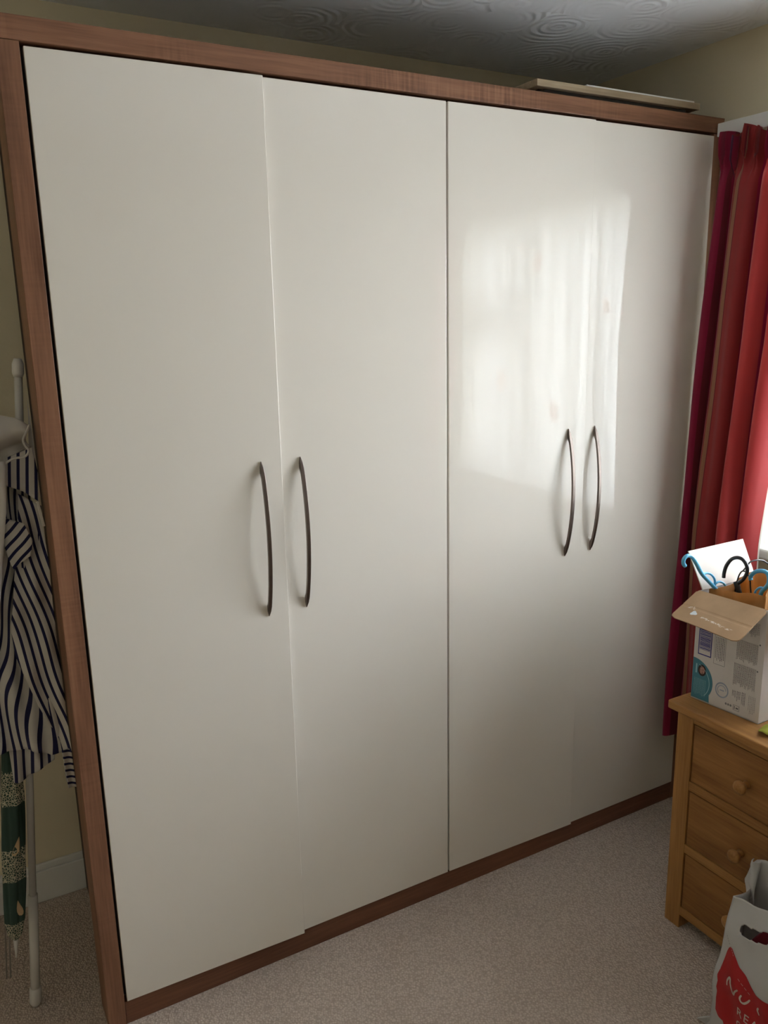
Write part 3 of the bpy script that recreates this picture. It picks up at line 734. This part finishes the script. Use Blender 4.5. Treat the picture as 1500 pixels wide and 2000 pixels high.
# back panel standing higher, with folded-over left peak
BT = [(0, .440), (.03, .455), (.08, .460), (.14, .455), (.25, .440), (.45, .43), (1, .44)]
def back(u, z):
    y = lerp(-.745 if z < .3 else lerp(-.745, -.760, min(1, (z-.3)/.06)), Y1, u)
    return Vector((1.372+.004*math.sin(u*19+z*23)-.010*math.exp(-(u/.08)**2)*(z/.45), y, z))
solid(obj('back_panel', grid(bmesh.new(), 40, 40, lambda u, v: back(u, interp(BT, u)*v)), m_bag, cbg, smooth=True), .0005)
def gus(u, v):
    z = v*lerp(.398, .385, u); a = front(0, z); b = back(0, z); p = a.lerp(b, u)
    p.y += -.012*math.sin(PI*u)*min(1, v*1.2)*(.4+.6*v)
    return p
solid(obj('gusset', grid(bmesh.new(), 14, 30, gus), m_bag, cbg, smooth=True), .0005)
def gus2(u, v):
    z = v*lerp(.41, .43, u); p = front(1, z).lerp(back(1, z), u); p.y += .03*math.sin(PI*u)*v; return p
solid(obj('gusset', grid(bmesh.new(), 14, 24, gus2), m_bag, cbg, smooth=True), .0005)
solid(obj('bag_base', grid(bmesh.new(), 8, 8, lambda u, v: front(v, .001).lerp(back(v, .001), u)), m_bag, cbg), .0005)
# crumpled ear of the gusset at the back left and the bottom corner tail
def ear(u, v):
    z = lerp(.335, .457, v)
    y = lerp(interp([(.335, -.757), (.362, -.748), (.378, -.739), (.40, -.746), (.43, -.755), (.446, -.757), (.457, -.766)], z), -.792+.010*v, u); x = 1.350+.012*math.sin(u*4+v*3)-.012*u*(1-v)
    return Vector((x, y, z+.012*math.sin(u*3)*(1-v)))
solid(obj('top_fold', grid(bmesh.new(), 10, 16, ear), m_bag, cbg, smooth=True), .0008)
tail = slab([(1.262, -.760, .045), (1.250, -.722, .012), (1.255, -.716, .004), (1.262, -.755, .004)], .004)
obj('corner_tail', tail, m_bag, cbg, bevel=.001)
# printed red panel following the front panel
def inv_u(y, z): return (y-bagleft(z))/(Y1-bagleft(z))
def onfront(y, z, o=.0012):
    p = front(inv_u(y, z), z); return Vector((p.x-o, p.y, p.z))
L_ = [(.074, -.786), (.084, -.774), (.113, -.7735), (.140, -.777), (.151, -.7745), (.170, -.777), (.185, -.7735), (.205, -.779), (.228, -.778), (.236, -.784), (.250, -.783), (.270, -.792), (.283, -.802)]
R_ = [(-.802, .283), (-.813, .268), (-.830, .250), (-.851, .243), (-.872, .227), (-.885, .219), (-.905, .222), (-.95, .230), (-1.00, .235), (-1.05, .22), (-1.10, .16)]
Bt_ = [(-.786, .074), (-.811, .060), (-.85, .045), (-.92, .036), (-1.0, .036), (-1.10, .06)]
def redf(u, v):
    y = lerp(-.774, -1.09, u)
    top = interp([(-a, b) for a, b in R_], -y); bot = interp([(-a, b) for a, b in Bt_], -y)
    if y > -.802:
        zz = [z for z, yy in L_ if yy >= y-1e-6]
        top = interp(sorted([(-yy, z) for z, yy in L_ if z >= .2]), -y)
        bot = interp(sorted([(-yy, z) for z, yy in L_ if z <= .09]), -y)
    z = lerp(bot, top, v); e = 0
    le = interp(L_, z)
    return onfront(min(y, le) if y > -.80 else y, z)
obj('red_panel', grid(bmesh.new(), 60, 30, redf), m_redp, cbg, smooth=True, label='red scalloped printed panel')
def textmesh(body, size, y0, z0, mat, name, shear=0, sp=1, o=.002, ang=0):
    c = bpy.data.curves.new('t', 'FONT'); c.body = body; c.size = size; c.shear = shear; c.space_character = sp; c.resolution_u = 3
    t = bpy.data.objects.new('t', c); COL.objects.link(t)
    me = bpy.data.meshes.new_from_object(t); bm = bmesh.new(); bm.from_mesh(me)
    bpy.data.objects.remove(t); bpy.data.curves.remove(c)
    bmesh.ops.triangulate(bm, faces=bm.faces)
    bmesh.ops.subdivide_edges(bm, edges=[e for e in bm.edges if e.calc_length() > .008], cuts=2)
    for v_ in bm.verts:
        a, b = v_.co.x, v_.co.y; a, b = a*math.cos(ang)-b*math.sin(ang), a*math.sin(ang)+b*math.cos(ang)
        v_.co = onfront(y0-a, z0+b, o)
    obj(name, bm, mat, cbg)
def stroke(name, pts, wd, mat):
    P = smoothpts([(y, z, 0) for y, z in pts], 6); bm = bmesh.new(); prev = None
    for i, p in enumerate(P):
        d = (P[min(i+1, len(P)-1)]-P[max(i-1, 0)]).normalized(); n = Vector((-d.y, d.x, 0))
        w_ = wd*(.45+.55*math.sin(PI*(.12+.76*i/(len(P)-1))))
        q = [bm.verts.new(onfront(p.x+s*n.x*w_, p.y+s*n.y*w_, .002)) for s in (-1, 1)]
        if prev: bm.faces.new((prev[0], prev[1], q[1], q[0]))
        prev = q
    obj(name, bm, mat, cbg)
stroke('letter_n', [(-.804, .180), (-.806, .197), (-.814, .211), (-.817, .196), (-.821, .182), (-.826, .173), (-.831, .186), (-.839, .198)], .0026, m_bagink)
stroke('letter_u', [(-.849, .191), (-.845, .180), (-.848, .172), (-.856, .173), (-.864, .183), (-.869, .193)], .0026, m_bagink)
stroke('letter_t', [(-.893, .192), (-.890, .182), (-.896, .174)], .0026, m_bagink)
textmesh('REA', .030, -.836, .128, m_bagink, 'lettering', sp=1.25)
textmesh('C', .030, -.836, .093, m_bagink, 'lettering', sp=1.25)
bm = bmesh.new()
def dash(a, b, n, wd=.0005):
    for k in range(n):
        p = Vector(a).lerp(Vector(b), k/n); q = Vector(a).lerp(Vector(b), (k+.6)/n)
        d = (q-p).normalized(); m_ = Vector((-d.y, d.x))*wd
        bm.faces.new([bm.verts.new(onfront(*r, .0022)) for r in ((p-m_)[:], (q-m_)[:], (q+m_)[:], (p+m_)[:])])
dash((-.787, .303), (-.799, .284), 4)
obj('dashed_line', bm, m_ink, cbg, kind='stuff')
bm = bmesh.new(); dash((-.801, .281), (-.812, .262), 4); dash((-.835, .225), (-.872, .205), 4)
obj('dashed_line', bm, m_bagink, cbg, kind='stuff')
# dark red garment inside the bag
def gm(u, v):
    a = u*2*PI; r = .8+.12*math.sin(3*a+v*4)
    return Vector((1.314+.036*math.cos(a)*r*math.sin(PI*min(1, .15+v*.85)), max(-1.085, -.965+.205*math.sin(a)*r*max(.35, math.sin(PI*min(1, .15+v*.85)))), .02+.42*v))
bm = grid(bmesh.new(), 24, 16, gm); bmesh.ops.remove_doubles(bm, verts=bm.verts, dist=.0005)
tag(obj('folded_garment', bm, m_redcloth, smooth=True), 'dark red garment inside the white carrier bag, seen through its handle slot', 'garment')

# ------------------------------------------------------------------ clothes airer and clothes at the left
ar = thing('clothes_airer', 'folded white tubular clothes airer leaning beside the wardrobe', 'clothes airer', (-.197, .19, 0))
p0, p1 = Vector((-.197, .192, .0)), Vector((-.0585, .140, 1.670))
def onp(z, dx=0): t = z/p1.z; q = p0.lerp(p1, t); return Vector((q.x+dx, q.y, q.z))
for dx in (0, -.46):
    obj('pole', T([onp(.03, dx), onp(1.66, dx)], .0088, 14), m_tube, ar, smooth=True)
    obj('lower_sleeve', T([onp(.035, dx), onp(.33, dx)], .0118, 14), m_tube, ar, smooth=True)
    obj('foot_cap', T([onp(.0, dx)+Vector((0, 0, .001)), onp(.012, dx), onp(.052, dx), onp(.056, dx)], [.010, .0155, .0145, .012], 16), m_plastic_w, ar, smooth=True)
    obj('end_cap', T([onp(1.632, dx), onp(1.640, dx), onp(1.660, dx), onp(1.672, dx)], [.0095, .0125, .0125, .008], 16), m_plastic_w, ar, smooth=True)
for z in (.76, 1.0, 1.25, 1.46):
    obj('crossbar', T([onp(z), onp(z, -.46)], .005, 10), m_tube, ar, smooth=True)
for dx in (-.055, -.064):
    obj('wire_leg', T([onp(.76, dx)+Vector((0, .012, 0)), Vector((-.246+(dx+.055), .152, .14))], .0018, 6), plain('dull_wire', (.28, .25, .21), .4, metal=.6), ar, smooth=True)
# umbrella
um = thing('folded_umbrella', 'furled dark green umbrella with cream floral patches hanging under the striped shirt', 'umbrella', (-.225, .135, .2))
ut, ub = Vector((-.172, .142, .80)), Vector((-.2225, .136, .255))
def umf(u, v):
    c = ut.lerp(ub, v); r = interp([(0, .019), (.3, .025), (.7, .0255), (.9, .022), (.97, .016), (1, .006)], v)
    a = 2*PI*u; r *= 1+.10*math.sin(5*a+v*5)+.04*math.sin(11*a-v*9)
    return Vector((c.x+r*math.cos(a), c.y+r*.75*math.sin(a), c.z))
uc = obj('canopy', grid(bmesh.new(), 48, 60, umf), m_umb, um, smooth=True)
for (v0, s) in ((.18, 1), (.52, -1), (.83, 1)):
    bm = bmesh.new(); n = 14; ring = []
    for k in range(n):
        a = 2*PI*k/n; uu = .80+.055*math.cos(a)*(1+.5*math.sin(a+s)); vv = v0+.035*math.sin(a)+.025*math.cos(a)*s
        p = umf(uu, vv); c = ut.lerp(ub, vv); ring.append(bm.verts.new(p+(p-c).normalized()*.0008))
    bm.faces.new(ring); obj('bird_print', bm, m_goose, uc, label='tan bird shape')
d_ = (ub-ut).normalized()
obj('shaft', T([ut-d_*.30, ub+d_*.005], .004, 8), m_steel, um, smooth=True)
obj('ferrule', T([ub+d_*.001, ub+d_*.006, ub+d_*.052], [.0065, .0062, .0015], 12), m_plastic_w, um, smooth=True, label='silver pointed tip')
hp = [ut-d_*.30+Vector((0, 0, z)) for z in (0, .03)]; c = ut-d_*.30
obj('umbrella_handle', T(smoothpts([c, c+Vector((.0, 0, .06)), c+Vector((-.01, .004, .085)), c+Vector((-.03, .006, .09)), c+Vector((-.045, .006, .07)), c+Vector((-.046, .006, .05))], 5), .007, 10), m_black, um, smooth=True)
# striped shirt in several overlapping cloth parts
st = thing('striped_shirt', 'navy and off-white striped shirt draped over the clothes airer', 'shirt', (-.15, .10, .66))
def cloth(name, nu, nv, xl, xr, ztop, zbot, uvf, yb, fold, parent=st, mat=m_stripe):
    """xl/xr: tables over v (0 top..1 bottom)"""
    def f(u, v):
        x = lerp(interp(xl, v), interp(xr, v), u); z = lerp(interp(ztop, u), interp(zbot, u), v)
        return Vector((x, yb+fold(x, z), z))
    def g(u, v):
        p = f(u, v); return uvf(p.x, p.z)
    return solid(obj(name, grid(bmesh.new(), nu, nv, f, g), mat, parent, smooth=True), .0012)
fb = lambda x, z: .007*math.sin(x*95+z*22)+.005*math.sin(x*160-z*9)+.006*math.sin(z*14)
def uv_slash(x, z):   # "/" stripes fanning from the upper right
    dx, dz = x+.03, z-2.0
    return (math.atan2(dx, -dz)*.95+.012*math.sin(z*9)+.006*math.sin(x*60+z*20), 0)
def uv_back(x, z):    # "\" stripes
    return (x*1.0+(z-1.0)*.20+.004*math.sin(z*22), 0)
cloth('shirt_body', 60, 80, [(0, -.36), (1, -.36)], [(0, -.075), (.1, -.062), (.35, -.060), (.6, -.058), (.85, -.055), (1, -.062)], [(0, 1.43), (1, 1.40)],
      [(0, .80), (.55, .775), (.75, .765), (.9, .735), (1, .735)], uv_slash, .112, fb)
cloth('shirt_tail', 40, 30, [(0, -.182), (1, -.180)], [(0, -.07), (1, -.085)], [(0, .85), (1, .82)], [(0, .684), (.3, .681), (.6, .70), (1, .715)], lambda x, z: (x*.9-(z-.7)*.06, 0), .124, fb)
cloth('shirt_sleeve', 34, 90, [(0, -.095), (.2, -.115), (.42, -.145), (.52, -.142), (.70, -.108), (.84, -.070), (1, -.066)],
      [(0, -.052), (.2, -.0495), (.6, -.0495), (.9, -.0485), (1, -.0475)], [(0, 1.38), (1, 1.35)], [(0, .657), (1, .654)], uv_back, .095,
      lambda x, z: .006*math.sin(x*120+z*13)+.004*math.sin(z*31)+.004*math.sin(x*60-z*40))
cloth('cuff', 10, 14, [(0, -.071), (1, -.0655)], [(0, -.0490), (1, -.0475)], [(0, .755), (1, .752)], [(0, .652), (1, .650)], lambda x, z: (z*1.0+x*.35, 0), .083, lambda x, z: .003*math.sin(x*200))
cloth('lapel', 20, 16, [(0, -.155), (.5, -.140), (1, -.128)], [(0, -.092), (.4, -.078), (.75, -.086), (1, -.124)], [(0, 1.345), (1, 1.315)], [(0, 1.225), (1, 1.215)], lambda x, z: (x*.62-(z-1.2)*.62, 0), .082, lambda x, z: .003*math.sin(x*90+z*60))
cloth('collar', 22, 12, [(0, -.112), (1, -.125)], [(0, -.056), (.5, -.050), (1, -.056)], [(0, 1.462), (1, 1.482)], [(0, 1.405), (.6, 1.385), (1, 1.360)], lambda x, z: (x*.95-(z-1.4)*.10, 0), .086, lambda x, z: .005*math.sin((z-1.36)*22)-.003*math.sin(x*80))
bm = bmesh.new(); box(bm, -.0585, -.0525, .070, .078, 1.305, 1.362); bmesh.ops.rotate(bm, verts=bm.verts, cent=(-.056, .074, 1.33), matrix=Matrix.Rotation(-.12, 3, 'Y'))
obj('care_label', bm, m_bagink, st, bevel=.001)
# off-white garment over the top
ow = thing('white_garment', 'crumpled off-white cloth draped over the airer above the striped shirt', 'garment', (-.12, .09, 1.45))
def owf(u, v):
    x = lerp(-.34, -.056-.010*v*(1-v)*4, u); zt = interp([(0, 1.56), (.8, 1.555), (.93, 1.545), (1, 1.528)], u); zb = interp([(0, 1.40), (.76, 1.442), (.83, 1.462), (.93, 1.472), (1, 1.480)], u)
    z = lerp(zt, zb, v)
    return Vector((x, .078+.030*(1-math.sin(PI*min(1, v*1.1+.15)))+.006*math.sin(x*85+z*60)+.005*math.sin(x*37-z*90), z))
solid(obj('draped_cloth', grid(bmesh.new(), 50, 30, owf), m_offwhite, ow, smooth=True), .0015)
def owh(u, v):
    x = lerp(-.34, interp([(0, -.114), (.3, -.126), (.6, -.145), (1, -.175)], v), u); z = lerp(1.46, 1.08, v)
    return Vector((x, .066+.006*math.sin(x*70+z*14), z))
solid(obj('hanging_edge', grid(bmesh.new(), 30, 30, owh), m_offwhite, ow, smooth=True), .0012)
hem = smoothpts([(-.118, .070, 1.452), (-.098, .068, 1.463), (-.074, .066, 1.466), (-.066, .066, 1.478), (-.072, .066, 1.490), (-.074, .066, 1.503), (-.064, .068, 1.520), (-.058, .074, 1.532)], 5)
obj('rolled_hem', T(hem, .0026, 8), m_offwhite, ow, smooth=True)
bm = slab([(-.0495, .100, 1.440), (-.0515, .150, 1.440), (-.0510, .135, 1.580), (-.0500, .128, 1.582)], .001)
bm.free()
tg = bmesh.new(); ring = [tg.verts.new(q) for q in ((-.062, .118, 1.44), (-.0485, .118, 1.44), (-.0485, .118, 1.50), (-.0510, .119, 1.585), (-.0535, .119, 1.545), (-.058, .118, 1.50))]
tg.faces.new(ring)
solid(obj('pointed_edge', tg, m_offwhite, ow), .0015)
